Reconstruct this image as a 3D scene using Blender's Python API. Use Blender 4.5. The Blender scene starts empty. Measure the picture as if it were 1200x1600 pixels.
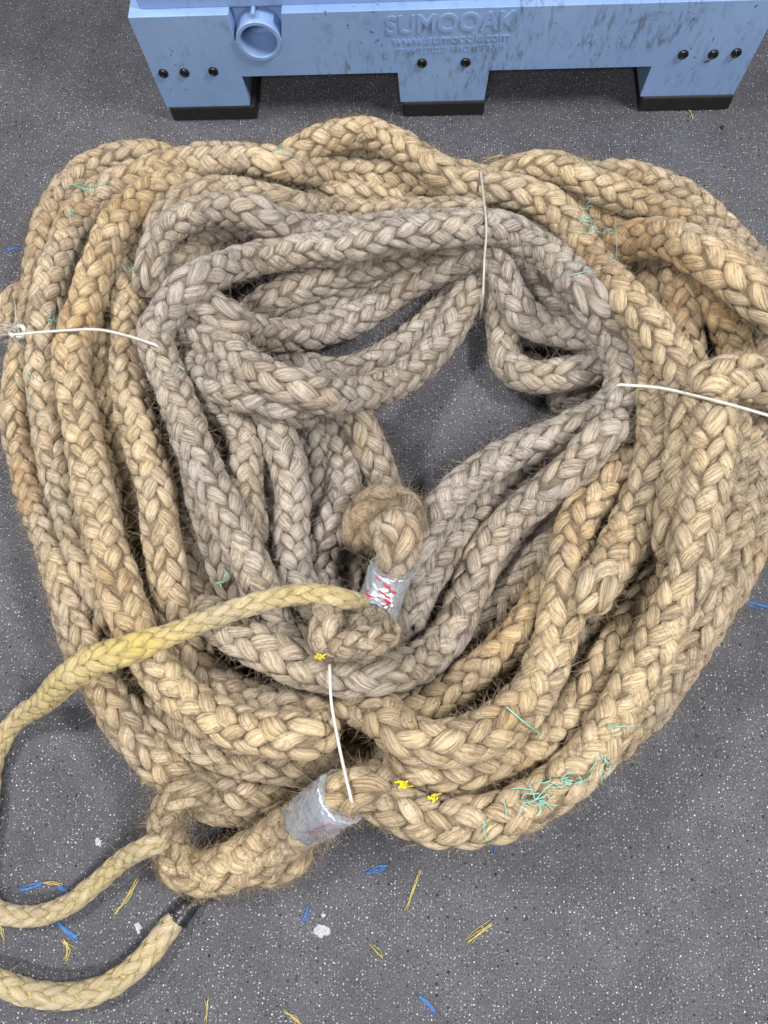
import bpy, bmesh, math, random
import numpy as np
from mathutils import Vector, Matrix, noise

# ------------------------------------------------------------------ camera, light, exposure
scene = bpy.context.scene
COL = scene.collection
CAM_H, TILT, FPX = 1.25, math.radians(18.0), 1202.0
cam_d = bpy.data.cameras.new('camera')
cam_d.sensor_fit = 'VERTICAL'; cam_d.sensor_height = 36.0; cam_d.lens = FPX / 1600 * 36.0
cam_d.clip_start = 0.02; cam_d.clip_end = 60
cam = bpy.data.objects.new('camera', cam_d); COL.objects.link(cam)
NAD = np.array([54.0, -FPX * math.tan(TILT), -FPX])        # where straight down lies in the picture
ZC = -NAD / np.linalg.norm(NAD)
YC = np.array([0, 1.0, 0]) - ZC * ZC[1]; YC /= np.linalg.norm(YC)
XC = np.cross(YC, ZC); CAMR = np.array([XC, YC, ZC])
cam.location = (0, 0, CAM_H); cam.rotation_euler = Matrix(CAMR.tolist()).to_euler()
scene.camera = cam

world = bpy.data.worlds.new('World'); scene.world = world; world.use_nodes = True
bg = world.node_tree.nodes['Background']
bg.inputs[0].default_value = (0.86, 0.92, 1.0, 1); bg.inputs[1].default_value = 0.12

def area(name, loc, target, sx, sy, power, col=(1, 0.97, 0.93)):
    l = bpy.data.lights.new(name, 'AREA'); l.shape = 'RECTANGLE'; l.size = sx; l.size_y = sy
    l.energy = power; l.color = col
    o = bpy.data.objects.new(name, l); COL.objects.link(o); o.location = loc
    o.rotation_euler = (Vector(target) - Vector(loc)).to_track_quat('-Z', 'Y').to_euler()
    return o
area('ceiling_lamp', (2.3, 0.2, 3.5), (0.1, 0.45, 0), 0.9, 0.3, 205)
area('ceiling_lamp', (-2.2, 1.2, 3.5), (0, 0.5, 0), 0.9, 0.3, 175)
area('ceiling_lamp', (-0.3, -2.2, 3.3), (0, 0.8, 0.1), 1.4, 0.3, 150)

scene.view_settings.view_transform = 'Standard'
scene.view_settings.look = 'None'
scene.view_settings.exposure = -0.13
scene.view_settings.gamma = 1.0
scene.view_settings.use_curve_mapping = False

scene.cycles.diffuse_bounces = 3
random.seed(7)
RNG = np.random.default_rng(11)

# ------------------------------------------------------------------ photo ray -> world point
CT, ST = math.cos(TILT), math.sin(TILT)
def ray(px, py):
    return CAMR @ np.array([px - 600.0, 800.0 - py, -FPX])
def at(px, py, z=0.0):
    d = ray(px, py); t = (z - CAM_H) / d[2]
    return np.array([d[0] * t, d[1] * t, z])

# ------------------------------------------------------------------ object helpers
def tag(o, label=None, cat=None, group=None, kind=None):
    if label: o['label'] = label
    if cat: o['category'] = cat
    if group: o['group'] = group
    if kind: o['kind'] = kind
    return o
def empty(name, loc=(0, 0, 0), rz=0):
    o = bpy.data.objects.new(name, None); COL.objects.link(o); o.location = loc
    o.rotation_euler = (0, 0, rz); o.empty_display_size = 0.05
    return o
def link(name, me, mat, parent=None, smooth=True):
    me.name = name
    if not me.materials: me.materials.append(mat)
    if smooth: me.polygons.foreach_set('use_smooth', [True] * len(me.polygons))
    o = bpy.data.objects.new(name, me); COL.objects.link(o)
    if parent: o.parent = parent
    return o
def np_mesh(V, F, attrs=None):
    """V (n,3), F (m,4) -> mesh, fast"""
    me = bpy.data.meshes.new('mesh')
    me.vertices.add(len(V)); me.vertices.foreach_set('co', np.ascontiguousarray(V, dtype=np.float32).ravel())
    m = len(F)
    me.loops.add(m * 4); me.loops.foreach_set('vertex_index', np.ascontiguousarray(F, dtype=np.int32).ravel())
    me.polygons.add(m)
    me.polygons.foreach_set('loop_start', np.arange(m, dtype=np.int32) * 4)
    try: me.polygons.foreach_set('loop_total', np.full(m, 4, dtype=np.int32))
    except Exception: pass
    for k, (ty, fld, arr) in (attrs or {}).items():
        a = me.attributes.new(k, ty, 'POINT'); a.data.foreach_set(fld, np.ascontiguousarray(arr, dtype=np.float32).ravel())
    me.update(calc_edges=True); me.validate()
    return me
def grid_faces(nr, ns, base=0, close=True):
    r = np.arange(nr - 1)[:, None]; s = np.arange(ns if close else ns - 1)[None, :]
    s2 = (s + 1) % ns
    a = r * ns + s; b = r * ns + s2; c = (r + 1) * ns + s2; d = (r + 1) * ns + s
    return np.stack([a, b, c, d], -1).reshape(-1, 4) + base
def bm_mesh(bm):
    me = bpy.data.meshes.new('mesh'); bm.to_mesh(me); bm.free(); return me

# ------------------------------------------------------------------ materials
def mat(name):
    m = bpy.data.materials.new(name); m.use_nodes = True
    nt = m.node_tree; b = nt.nodes['Principled BSDF']
    return m, nt, b
def N(nt, ty, **kw):
    n = nt.nodes.new(ty)
    for k, v in kw.items():
        if k.startswith('_'): n.inputs[k[1:]].default_value = v
        else: setattr(n, k, v)
    return n
def ramp(nt, fac, stops, interp='LINEAR'):
    r = nt.nodes.new('ShaderNodeValToRGB'); r.color_ramp.interpolation = interp
    e = r.color_ramp.elements
    while len(e) < len(stops): e.new(0.5)
    for i, (p, c) in enumerate(stops):
        e[i].position = p; e[i].color = c if len(c) == 4 else (*c, 1)
    nt.links.new(fac, r.inputs[0]); return r
def mixc(nt, fac, a, b, blend='MIX'):
    m = nt.nodes.new('ShaderNodeMix'); m.data_type = 'RGBA'; m.blend_type = blend
    for sock, v in ((m.inputs[0], fac), (m.inputs[6], a), (m.inputs[7], b)):
        if hasattr(v, 'links'): nt.links.new(v, sock)
        else: sock.default_value = v if not isinstance(v, tuple) else (*v[:3], 1)
    return m.outputs[2]
def math_(nt, op, a, b=None, c=None, clamp=False):
    m = nt.nodes.new('ShaderNodeMath'); m.operation = op; m.use_clamp = clamp
    for i, v in enumerate((a, b, c)):
        if v is None: continue
        if hasattr(v, 'links'): nt.links.new(v, m.inputs[i])
        else: m.inputs[i].default_value = v
    return m.outputs[0]

def rope_material(name, tan_l, tan_d, grey_l, grey_d, seam, seam_amt, stain, fibre_k=4.8):
    m, nt, b = mat(name)
    fib = N(nt, 'ShaderNodeAttribute', attribute_name='fib')
    rp = N(nt, 'ShaderNodeAttribute', attribute_name='rp')
    sep = N(nt, 'ShaderNodeSeparateColor'); nt.links.new(rp.outputs['Color'], sep.inputs[0])
    tone, rnd, seamv = sep.outputs[0], sep.outputs[1], sep.outputs[2]
    hair = rp.outputs['Alpha']
    sc = N(nt, 'ShaderNodeVectorMath', operation='MULTIPLY'); nt.links.new(fib.outputs['Vector'], sc.inputs[0])
    sc.inputs[1].default_value = (fibre_k, fibre_k, 34.0)
    n1 = N(nt, 'ShaderNodeTexNoise', _Scale=1.0, _Detail=4.0, _Roughness=0.7); nt.links.new(sc.outputs[0], n1.inputs['Vector'])
    geo = N(nt, 'ShaderNodeNewGeometry')
    n2 = N(nt, 'ShaderNodeTexNoise', _Scale=9.0, _Detail=4.0, _Roughness=0.6); nt.links.new(geo.outputs['Position'], n2.inputs['Vector'])
    n3 = N(nt, 'ShaderNodeTexNoise', _Scale=4.0, _Detail=3.0, _Roughness=0.6); nt.links.new(geo.outputs['Position'], n3.inputs['Vector'])
    n4 = N(nt, 'ShaderNodeTexNoise', _Scale=70.0, _Detail=3.0, _Roughness=0.7); nt.links.new(geo.outputs['Position'], n4.inputs['Vector'])
    # fibre brightness
    f1 = ramp(nt, n1.outputs[0], [(0.40, (0, 0, 0)), (0.55, (1, 1, 1))]).outputs[0]
    fm = math_(nt, 'ADD', math_(nt, 'MULTIPLY', f1, 0.66), math_(nt, 'MULTIPLY', rnd, 0.34))
    ct = mixc(nt, fm, tan_d, tan_l); cg = mixc(nt, fm, grey_d, grey_l)
    tn = math_(nt, 'ADD', tone, math_(nt, 'MULTIPLY', math_(nt, 'SUBTRACT', n2.outputs[0], 0.47), 1.5), clamp=True)
    c = mixc(nt, tn, ct, cg)
    st = ramp(nt, n3.outputs[0], [(0.48, (0, 0, 0)), (0.66, (1, 1, 1))]).outputs[0]
    c = mixc(nt, math_(nt, 'MULTIPLY', math_(nt, 'MULTIPLY', st, 0.85), math_(nt, 'SUBTRACT', 1.0, tn)), c, stain, 'MULTIPLY')
    dirt = ramp(nt, n4.outputs[0], [(0.56, (0, 0, 0)), (0.75, (1, 1, 1))]).outputs[0]
    c = mixc(nt, math_(nt, 'MULTIPLY', dirt, 0.45), c, (0.16, 0.11, 0.07))
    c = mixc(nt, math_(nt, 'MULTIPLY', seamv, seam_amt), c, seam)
    hd = mixc(nt, tone, (0.13, 0.088, 0.042), (0.10, 0.076, 0.055)); hl = mixc(nt, tone, (0.42, 0.32, 0.19), (0.35, 0.30, 0.25))
    c = mixc(nt, hair, c, mixc(nt, rnd, hd, hl))
    nt.links.new(c, b.inputs['Base Color'])
    b.inputs['Roughness'].default_value = 0.62
    b.inputs['Specular IOR Level'].default_value = 0.35
    b.inputs['Sheen Weight'].default_value = 0.15
    b.inputs['Sheen Roughness'].default_value = 0.5
    bp = N(nt, 'ShaderNodeBump', _Strength=1.0, _Distance=0.0032); nt.links.new(n1.outputs[0], bp.inputs['Height'])
    nt.links.new(bp.outputs[0], b.inputs['Normal'])
    return m
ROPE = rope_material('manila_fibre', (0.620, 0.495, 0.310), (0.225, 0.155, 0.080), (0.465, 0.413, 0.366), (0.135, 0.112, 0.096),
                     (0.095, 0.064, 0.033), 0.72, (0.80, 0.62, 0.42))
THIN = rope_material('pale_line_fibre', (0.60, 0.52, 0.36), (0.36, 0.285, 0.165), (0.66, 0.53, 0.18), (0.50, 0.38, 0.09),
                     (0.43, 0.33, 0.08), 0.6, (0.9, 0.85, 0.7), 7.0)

def simple(name, col, rough=0.6, metal=0.0, spec=0.5, var=0.15, scale=60):
    m, nt, b = mat(name)
    geo = N(nt, 'ShaderNodeNewGeometry')
    n = N(nt, 'ShaderNodeTexNoise', _Scale=scale, _Detail=3.0); nt.links.new(geo.outputs['Position'], n.inputs['Vector'])
    d = tuple(max(0, x * (1 - var)) for x in col); l = tuple(min(1, x * (1 + var)) for x in col)
    r = ramp(nt, n.outputs[0], [(0.3, d), (0.7, l)])
    nt.links.new(r.outputs[0], b.inputs['Base Color'])
    b.inputs['Roughness'].default_value = rough; b.inputs['Metallic'].default_value = metal
    b.inputs['Specular IOR Level'].default_value = spec
    return m
TWINE = simple('white_twine', (0.52, 0.50, 0.465), 0.6)
WIRE = simple('worn_twine', (0.38, 0.35, 0.31), 0.5)
TEAL = simple('teal_thread', (0.19, 0.46, 0.40), 0.5)
BLUE = simple('blue_thread', (0.05, 0.16, 0.42), 0.5)
YELL = simple('straw_yellow', (0.46, 0.38, 0.12), 0.6)
BRIGHT = simple('bright_yellow', (0.80, 0.66, 0.02), 0.5)
CHIP = simple('white_chip', (0.30, 0.31, 0.33), 0.6, var=0.25, scale=300)
RED = simple('red_marker', (0.50, 0.025, 0.05), 0.5)
FADED = simple('faded_red_marker', (0.36, 0.12, 0.15), 0.5)
BLACK = simple('black_rubber', (0.006, 0.006, 0.007), 0.7, var=0.3)
BTAPE = simple('black_tape', (0.020, 0.021, 0.025), 0.35, var=0.4)
RIVET = simple('black_plastic', (0.010, 0.010, 0.012), 0.3)

def tape_material():
    m, nt, b = mat('silver_duct_tape')
    geo = N(nt, 'ShaderNodeNewGeometry')
    n = N(nt, 'ShaderNodeTexNoise', _Scale=45.0, _Detail=5.0, _Distortion=1.2); nt.links.new(geo.outputs['Position'], n.inputs['Vector'])
    r = ramp(nt, n.outputs[0], [(0.3, (0.40, 0.45, 0.53)), (0.65, (0.58, 0.64, 0.74))])
    nt.links.new(r.outputs[0], b.inputs['Base Color'])
    b.inputs['Metallic'].default_value = 0.55; b.inputs['Roughness'].default_value = 0.24
    bp = N(nt, 'ShaderNodeBump', _Strength=0.8, _Distance=0.004); nt.links.new(n.outputs[0], bp.inputs['Height'])
    nt.links.new(bp.outputs[0], b.inputs['Normal'])
    return m
TAPE = tape_material()

def floor_material():
    m, nt, b = mat('speckled_vinyl')
    tc = N(nt, 'ShaderNodeNewGeometry')
    big = N(nt, 'ShaderNodeTexNoise', _Scale=2.2, _Detail=5.0, _Roughness=0.6); nt.links.new(tc.outputs['Position'], big.inputs['Vector'])
    mid = N(nt, 'ShaderNodeTexNoise', _Scale=14.0, _Detail=4.0, _Roughness=0.65); nt.links.new(tc.outputs['Position'], mid.inputs['Vector'])
    fine = N(nt, 'ShaderNodeTexNoise', _Scale=420.0, _Detail=2.0); nt.links.new(tc.outputs['Position'], fine.inputs['Vector'])
    c = ramp(nt, big.outputs[0], [(0.32, (0.064, 0.066, 0.078)), (0.68, (0.083, 0.085, 0.099))]).outputs[0]
    c2 = ramp(nt, mid.outputs[0], [(0.3, (0.80, 0.80, 0.80)), (0.72, (1.12, 1.11, 1.10))]).outputs[0]
    c = mixc(nt, 1.0, c, c2, 'MULTIPLY')
    c3 = ramp(nt, fine.outputs[0], [(0.35, (0.62, 0.62, 0.64)), (0.65, (1.3, 1.3, 1.3))]).outputs[0]
    c = mixc(nt, 1.0, c, c3, 'MULTIPLY')
    rough = None; specs = None
    for i, (scale, rad, keep, col, off) in enumerate([(210, 0.125, 0.56, (0.34, 0.34, 0.35), 0.0), (150, 0.105, 0.62, (0.52, 0.52, 0.53), 5.3),
                                             (190, 0.17, 0.50, (0.018, 0.022, 0.026), 2.7), (70, 0.10, 0.70, (0.01, 0.01, 0.01), 9.1)]):
        mp = N(nt, 'ShaderNodeVectorMath', operation='ADD'); nt.links.new(tc.outputs['Position'], mp.inputs[0]); mp.inputs[1].default_value = (off, off * 1.7, off * 0.3)
        v = N(nt, 'ShaderNodeTexVoronoi', _Scale=scale); v.voronoi_dimensions = '2D'
        nt.links.new(mp.outputs[0], v.inputs['Vector'])
        sp = N(nt, 'ShaderNodeSeparateColor'); nt.links.new(v.outputs['Color'], sp.inputs[0])
        rr = math_(nt, 'MULTIPLY', sp.outputs[1], rad * 1.3)
        rr = math_(nt, 'ADD', rr, rad * 0.35)
        inside = math_(nt, 'LESS_THAN', v.outputs['Distance'], rr)
        on = math_(nt, 'MULTIPLY', inside, math_(nt, 'GREATER_THAN', sp.outputs[0], keep))
        on = math_(nt, 'MULTIPLY', on, math_(nt, 'ADD', math_(nt, 'MULTIPLY', sp.outputs[2], 0.7), 0.3))
        c = mixc(nt, on, c, col)
    nt.links.new(c, b.inputs['Base Color'])
    rr = ramp(nt, mid.outputs[0], [(0.3, (0.70,) * 3), (0.7, (0.55,) * 3)])
    nt.links.new(rr.outputs[0], b.inputs['Roughness'])
    b.inputs['Specular IOR Level'].default_value = 0.18
    bp = N(nt, 'ShaderNodeBump', _Strength=0.25, _Distance=0.0006); nt.links.new(fine.outputs[0], bp.inputs['Height'])
    nt.links.new(bp.outputs[0], b.inputs['Normal'])
    return m

def bin_material():
    m, nt, b = mat('blue_polyethylene')
    tc = N(nt, 'ShaderNodeTexCoord')
    def nz(scale, detail=4.0, stretch=(1, 1, 1), rough=0.6, dist=0.0):
        mp = N(nt, 'ShaderNodeMapping'); nt.links.new(tc.outputs['Object'], mp.inputs[0]); mp.inputs['Scale'].default_value = stretch
        n = N(nt, 'ShaderNodeTexNoise', _Scale=scale, _Detail=detail, _Roughness=rough, _Distortion=dist); nt.links.new(mp.outputs[0], n.inputs['Vector'])
        return n.outputs[0]
    c = ramp(nt, nz(6), [(0.3, (0.185, 0.300, 0.54)), (0.7, (0.235, 0.36, 0.60))]).outputs[0]
    # rubbed grime in streaks, dark flecks, a few brown stains
    sx = N(nt, 'ShaderNodeSeparateXYZ'); nt.links.new(tc.outputs['Object'], sx.inputs[0])
    gate = ramp(nt, math_(nt, 'ADD', nz(5.0, 3.0), math_(nt, 'MULTIPLY', math_(nt, 'SUBTRACT', sx.outputs[0], 0.6), 0.16)), [(0.46, (0, 0, 0)), (0.60, (1, 1, 1))]).outputs[0]
    mp = N(nt, 'ShaderNodeMapping'); nt.links.new(tc.outputs['Object'], mp.inputs[0]); mp.inputs['Rotation'].default_value = (0, 0.6, 0); mp.inputs['Scale'].default_value = (3.2, 1, 0.8)
    sn = N(nt, 'ShaderNodeTexNoise', _Scale=26.0, _Detail=6.0, _Roughness=0.75); nt.links.new(mp.outputs[0], sn.inputs['Vector'])
    streak = ramp(nt, sn.outputs[0], [(0.51, (0, 0, 0)), (0.62, (1, 1, 1))]).outputs[0]
    c = mixc(nt, math_(nt, 'MULTIPLY', math_(nt, 'MULTIPLY', streak, gate), 0.62), c, (0.075, 0.07, 0.065))
    light = ramp(nt, nz(34, 5.0, (1, 1, 0.5)), [(0.58, (0, 0, 0)), (0.75, (1, 1, 1))]).outputs[0]
    c = mixc(nt, math_(nt, 'MULTIPLY', light, 0.5), c, (0.12, 0.16, 0.24))
    fl = ramp(nt, nz(110, 2.0), [(0.69, (0, 0, 0)), (0.72, (1, 1, 1))]).outputs[0]
    fg = ramp(nt, nz(8.0, 2.0), [(0.44, (0, 0, 0)), (0.6, (1, 1, 1))]).outputs[0]
    c = mixc(nt, math_(nt, 'MULTIPLY', fl, fg), c, (0.012, 0.012, 0.014))
    br = ramp(nt, nz(9.0, 5.0, (1, 1, 1), 0.7, 0.8), [(0.64, (0, 0, 0)), (0.74, (1, 1, 1))]).outputs[0]
    c = mixc(nt, math_(nt, 'MULTIPLY', br, 0.55), c, (0.085, 0.055, 0.03))
    nt.links.new(c, b.inputs['Base Color'])
    b.inputs['Roughness'].default_value = 0.42
    bp = N(nt, 'ShaderNodeBump', _Strength=0.12, _Distance=0.002); nt.links.new(nz(60, 4), bp.inputs['Height'])
    nt.links.new(bp.outputs[0], b.inputs['Normal'])
    return m
BIN = bin_material()

# ------------------------------------------------------------------ floor
bm = bmesh.new(); bmesh.ops.create_grid(bm, x_segments=2, y_segments=2, size=7)
tag(link('floor', bm_mesh(bm), floor_material(), smooth=False), kind='structure')

# ------------------------------------------------------------------ paths
def spline(pts, step=5.0):
    """Catmull-Rom through pixel points; last column(s) interpolate too"""
    P = np.array(pts, float)
    E = np.vstack([2 * P[0] - P[1], P, 2 * P[-1] - P[-2]])
    out = []
    for i in range(1, len(E) - 2):
        p0, p1, p2, p3 = E[i - 1], E[i], E[i + 1], E[i + 2]
        n = max(2, int(np.linalg.norm((p2 - p1)[:2]) / step))
        t = (np.arange(n) / n)[:, None]
        out.append(0.5 * (2 * p1 + (p2 - p0) * t + (2 * p0 - 5 * p1 + 4 * p2 - p3) * t ** 2 + (3 * p1 - p0 - 3 * p2 + p3) * t ** 3))
    out.append(P[-1:][:])
    return np.vstack(out)
def smooth(a, k):
    if k < 1: return a
    w = np.exp(-0.5 * (np.arange(-2 * k, 2 * k + 1) / k) ** 2); w /= w.sum()
    return np.convolve(np.pad(a, 2 * k, mode='edge'), w, mode='valid')

PILE = np.zeros((0, 4))       # x y z r of everything already laid down
def lay(pts, R, squash=0.93, keep=True, k=7, lift=0.0, cap=0.30, zmax=None, dive=(1, 1)):
    """drop a rope whose course is known from above onto what already lies there"""
    global PILE
    S = spline(pts)
    mul = S[:, 2] if S.shape[1] > 2 else np.ones(len(S))
    r = R * mul
    z = r.copy()
    for it in range(4):
        X = np.array([at(p[0], p[1], zz) for p, zz in zip(S, z)])
        zr = r.copy()
        if len(PILE):
            d2 = (X[:, None, 0] - PILE[None, :, 0]) ** 2 + (X[:, None, 1] - PILE[None, :, 1]) ** 2
            D = squash * (r[:, None] + PILE[None, :, 3])
            h = np.where(d2 < D ** 2, PILE[None, :, 2] + np.sqrt(np.maximum(D ** 2 - d2, 0)), 0)
            zr = np.maximum(zr, h.max(1))
        zr = np.where(zr > cap * 0.6, cap * 0.6 + (cap * 0.4) * np.tanh((zr - cap * 0.6) / (cap * 0.4)), zr)
        zs = zr.copy()
        for q in range(3):
            zs = np.maximum(smooth(zs, k), zr - 0.35 * r)
        z = smooth(zs, max(1, k // 2)) + lift
        if zmax is not None: z = np.minimum(z, zmax)
    n = len(S); i = np.arange(n)
    for e, on in ((i, dive[0]), (n - 1 - i, dive[1])):
        if on: z = np.maximum(z - 0.035 * on * np.clip(1 - e / 9.0, 0, 1) ** 1.6, r * 0.8)
    X = np.array([at(p[0], p[1], zz) for p, zz in zip(S, z)])
    if keep: PILE = np.vstack([PILE, np.column_stack([X, r])])
    return X, r, S
def top_of_pile(x, y, default=0.0):
    d2 = (PILE[:, 0] - x) ** 2 + (PILE[:, 1] - y) ** 2
    ok = d2 < PILE[:, 3] ** 2
    return max(default, float((PILE[ok, 2] + np.sqrt(PILE[ok, 3] ** 2 - d2[ok])).max())) if ok.any() else default
def on_top(px, py, gap=0.0):
    """first point of the pile met by the ray"""
    zs = np.linspace(0.36, 0.0, 181)
    for z in zs:
        p = at(px, py, z)
        if top_of_pile(p[0], p[1]) >= z: break
    p = at(px, py, z + gap); return p

def resample(P, step, *cols):
    d = np.r_[0, np.cumsum(np.linalg.norm(np.diff(P, axis=0), axis=1))]
    n = max(4, int(d[-1] / step)); s = np.linspace(0, d[-1], n)
    f = lambda a: np.interp(s, d, a)
    return np.column_stack([f(P[:, i]) for i in range(3)]), s, [f(c) for c in cols]
def frames(P):
    T = np.gradient(P, axis=0); T /= np.linalg.norm(T, axis=1)[:, None]
    Nn = np.zeros_like(P)
    up = np.array([0, 0, 1.0]); v = up - T[0] * (up @ T[0])
    if np.linalg.norm(v) < 1e-3: v = np.array([1.0, 0, 0]) - T[0] * T[0][0]
    Nn[0] = v / np.linalg.norm(v)
    for i in range(1, len(P)):
        v = Nn[i - 1] - T[i] * (Nn[i - 1] @ T[i]); Nn[i] = v / np.linalg.norm(v)
    return T, Nn, np.cross(T, Nn)

def up_frames(P):
    """frames whose normal keeps to the upper side (the lay of the plait shows its spine on top)"""
    T = np.gradient(P, axis=0); T /= np.linalg.norm(T, axis=1)[:, None]
    up = np.array([0, -0.15, 1.0])
    v = up[None] - T * (T @ up)[:, None]
    v = np.column_stack([smooth(v[:, a], 3) for a in range(3)]); v -= T * (v * T).sum(1)[:, None]
    v /= np.linalg.norm(v, axis=1)[:, None] + 1e-9
    return T, v, np.cross(T, v)
def hairs_geo(root, dirs, length, rad, rng, nseg=3):
    """curved three-sided fibres"""
    n = len(root)
    t = np.linspace(0, 1, nseg + 1)[None, :, None]
    bend = rng.normal(0, 0.85, (n, 1, 3))
    L = length[:, None, None]
    C = root[:, None, :] + dirs[:, None, :] * L * t + bend * L * t ** 2 + rng.normal(0, 0.06, (n, nseg + 1, 3)) * L * t
    T = np.gradient(C, axis=1); T /= np.linalg.norm(T, axis=2)[..., None] + 1e-9
    a = np.cross(T, rng.normal(0, 1, (n, 1, 3))); a /= np.linalg.norm(a, axis=2)[..., None] + 1e-9
    b = np.cross(T, a)
    ang = np.arange(3) * 2 * math.pi / 3
    w = (rad[:, None, None] * (1 - 0.75 * t))[..., None]
    V = C[:, :, None, :] + w * (np.cos(ang)[None, None, :, None] * a[:, :, None, :] + np.sin(ang)[None, None, :, None] * b[:, :, None, :])
    V = V.reshape(-1, 3)
    f = grid_faces(nseg + 1, 3)
    F = (f[None] + (np.arange(n) * 3 * (nseg + 1))[:, None, None]).reshape(-1, 4)
    return V, F

def braid_mesh(P, r, tone, pitch=1.12, seed=0, p_over=0.88, plump=1.0, hair=4600, rings=10, sides=10, hair_len=(0.004, 0.015),
               flat=1.0, ragged=1.0, ncol=8):
    """an eight-strand plaited rope: every strand is its own tapering bundle going over one and under one"""
    rng = np.random.default_rng(seed + 100)
    d = np.r_[0, np.cumsum(np.linalg.norm(np.diff(P, axis=0), axis=1))]
    for e in (d, d[-1] - d): r = r * np.sqrt(np.clip(1 - (1 - np.clip(e / (0.9 * r), 0, 1)) ** 2, 0.02, 1))
    Rm = float(np.median(r)); s_cell = pitch * Rm
    P, s, (r, tone) = resample(P, s_cell / rings, r, tone)
    P = P + np.column_stack([smooth(rng.normal(0, 1, len(P)), 6) for _ in range(3)]) * Rm * 0.10 * ragged
    T, Nn, B = up_frames(P)
    # slow turning of the lay along the rope, and an uneven girth
    turn = math.pi / ncol + rng.normal(0, 0.10) + (rng.integers(0, 2) * 2 * math.pi / ncol) + np.clip(smooth(rng.normal(0, 1, len(P)).cumsum() * 0.02, 10), -0.4, 0.4) * ragged
    girth = 1 + smooth(rng.normal(0, 1, len(P)), 9) * 0.10 * ragged
    c = s / s_cell + smooth(rng.normal(0, 1, len(P)).cumsum() * 0.02, 6) * ragged
    Vs, Fs, fib, rp = [], [], [], []
    base = 0; psi = np.arange(sides) * 2 * math.pi / sides
    cps, sps = np.sign(np.cos(psi)) * np.abs(np.cos(psi)) ** 0.85, np.sign(np.sin(psi)) * np.abs(np.sin(psi)) ** 0.85
    half = ncol // 2; dth = 2 * math.pi / ncol
    for k in range(ncol):
        sign = 1 if k < half else -1; i = k % half
        cc = c + (0 if sign > 0 else 0.5)
        q = np.floor(cc).astype(int); ph = cc - q
        nq = q.max() - q.min() + 2; qi = q - q.min()
        rw = 1 + rng.normal(0, 0.17, nq)[qi] * ragged; rh = rng.normal(0, 0.030, nq)[qi] * ragged; rt = rng.normal(0, 0.14, nq)[qi] * ragged
        rc = np.clip(rng.normal(0.5, 0.27, nq), 0, 1)[qi]
        over = ph < p_over
        u = np.where(over, ph / p_over, (ph - p_over) / (1 - p_over))
        bulge = np.where(over, np.sin(math.pi * u ** 0.85), 0); dip = np.where(over, 0, np.sin(math.pi * u))
        col = np.where(over, -0.42 + 0.84 * u, 0.42 + 1.16 * (3 * u ** 2 - 2 * u ** 3))
        col = col + 2 * q + 2 * i + (0 if sign > 0 else 1)
        th = sign * (col + rt * bulge) * dth + turn
        if sign < 0: th = th + dth * 0.0
        rho = r * girth * (0.72 + (0.055 * plump + rh) * bulge ** 0.8 - 0.22 * dip)
        wt = r * girth * rw * (0.13 + 0.24 * bulge ** 0.65) * flat
        tr = r * girth * (0.12 + 0.058 * bulge)
        er = np.cos(th)[:, None] * Nn + np.sin(th)[:, None] * B
        Cc = P + er * rho[:, None]
        ts = np.gradient(Cc, axis=0); ts = np.column_stack([smooth(ts[:, a], 1) for a in range(3)]); ts /= np.linalg.norm(ts, axis=1)[:, None]
        sd = np.cross(ts, er); sd /= np.linalg.norm(sd, axis=1)[:, None]
        eo = np.cross(sd, ts)
        cp, sp = cps, sps
        V = Cc[:, None, :] + wt[:, None, None] * cp[None, :, None] * sd[:, None, :] + tr[:, None, None] * sp[None, :, None] * eo[:, None, :]
        Vs.append(V.reshape(-1, 3)); Fs.append(grid_faces(len(P), sides, base)); base += len(P) * sides
        tw = (s / Rm * 0.55 * sign)[:, None]
        off = rng.uniform(0, 50)
        fib.append(np.stack([np.cos(psi[None] + tw), np.sin(psi[None] + tw), np.repeat((s + off)[:, None], sides, 1)], -1).reshape(-1, 3))
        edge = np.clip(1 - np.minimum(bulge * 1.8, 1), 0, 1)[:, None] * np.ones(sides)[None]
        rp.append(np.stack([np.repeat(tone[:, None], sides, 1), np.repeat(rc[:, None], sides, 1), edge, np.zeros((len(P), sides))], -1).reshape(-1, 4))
    # the matted heart of the rope, seen only down in the creases
    V = P[:, None, :] + (r * girth * 0.75)[:, None, None] * (np.cos(psi)[None, :, None] * Nn[:, None, :] + np.sin(psi)[None, :, None] * B[:, None, :])
    V = V * 1.0 + rng.normal(0, Rm * 0.02, V.shape)
    V = np.concatenate([np.repeat(P[:1], sides, 0)[None], V, np.repeat(P[-1:], sides, 0)[None]], 0); nr = len(V)
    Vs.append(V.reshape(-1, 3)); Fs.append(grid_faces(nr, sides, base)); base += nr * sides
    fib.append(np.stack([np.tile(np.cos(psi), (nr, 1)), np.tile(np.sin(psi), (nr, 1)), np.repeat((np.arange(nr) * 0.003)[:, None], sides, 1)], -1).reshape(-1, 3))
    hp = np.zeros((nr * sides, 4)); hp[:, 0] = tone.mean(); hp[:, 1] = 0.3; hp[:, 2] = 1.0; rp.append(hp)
    # loose fibres standing out of the creases
    L = s[-1]; nh = int(hair * L)
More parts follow.
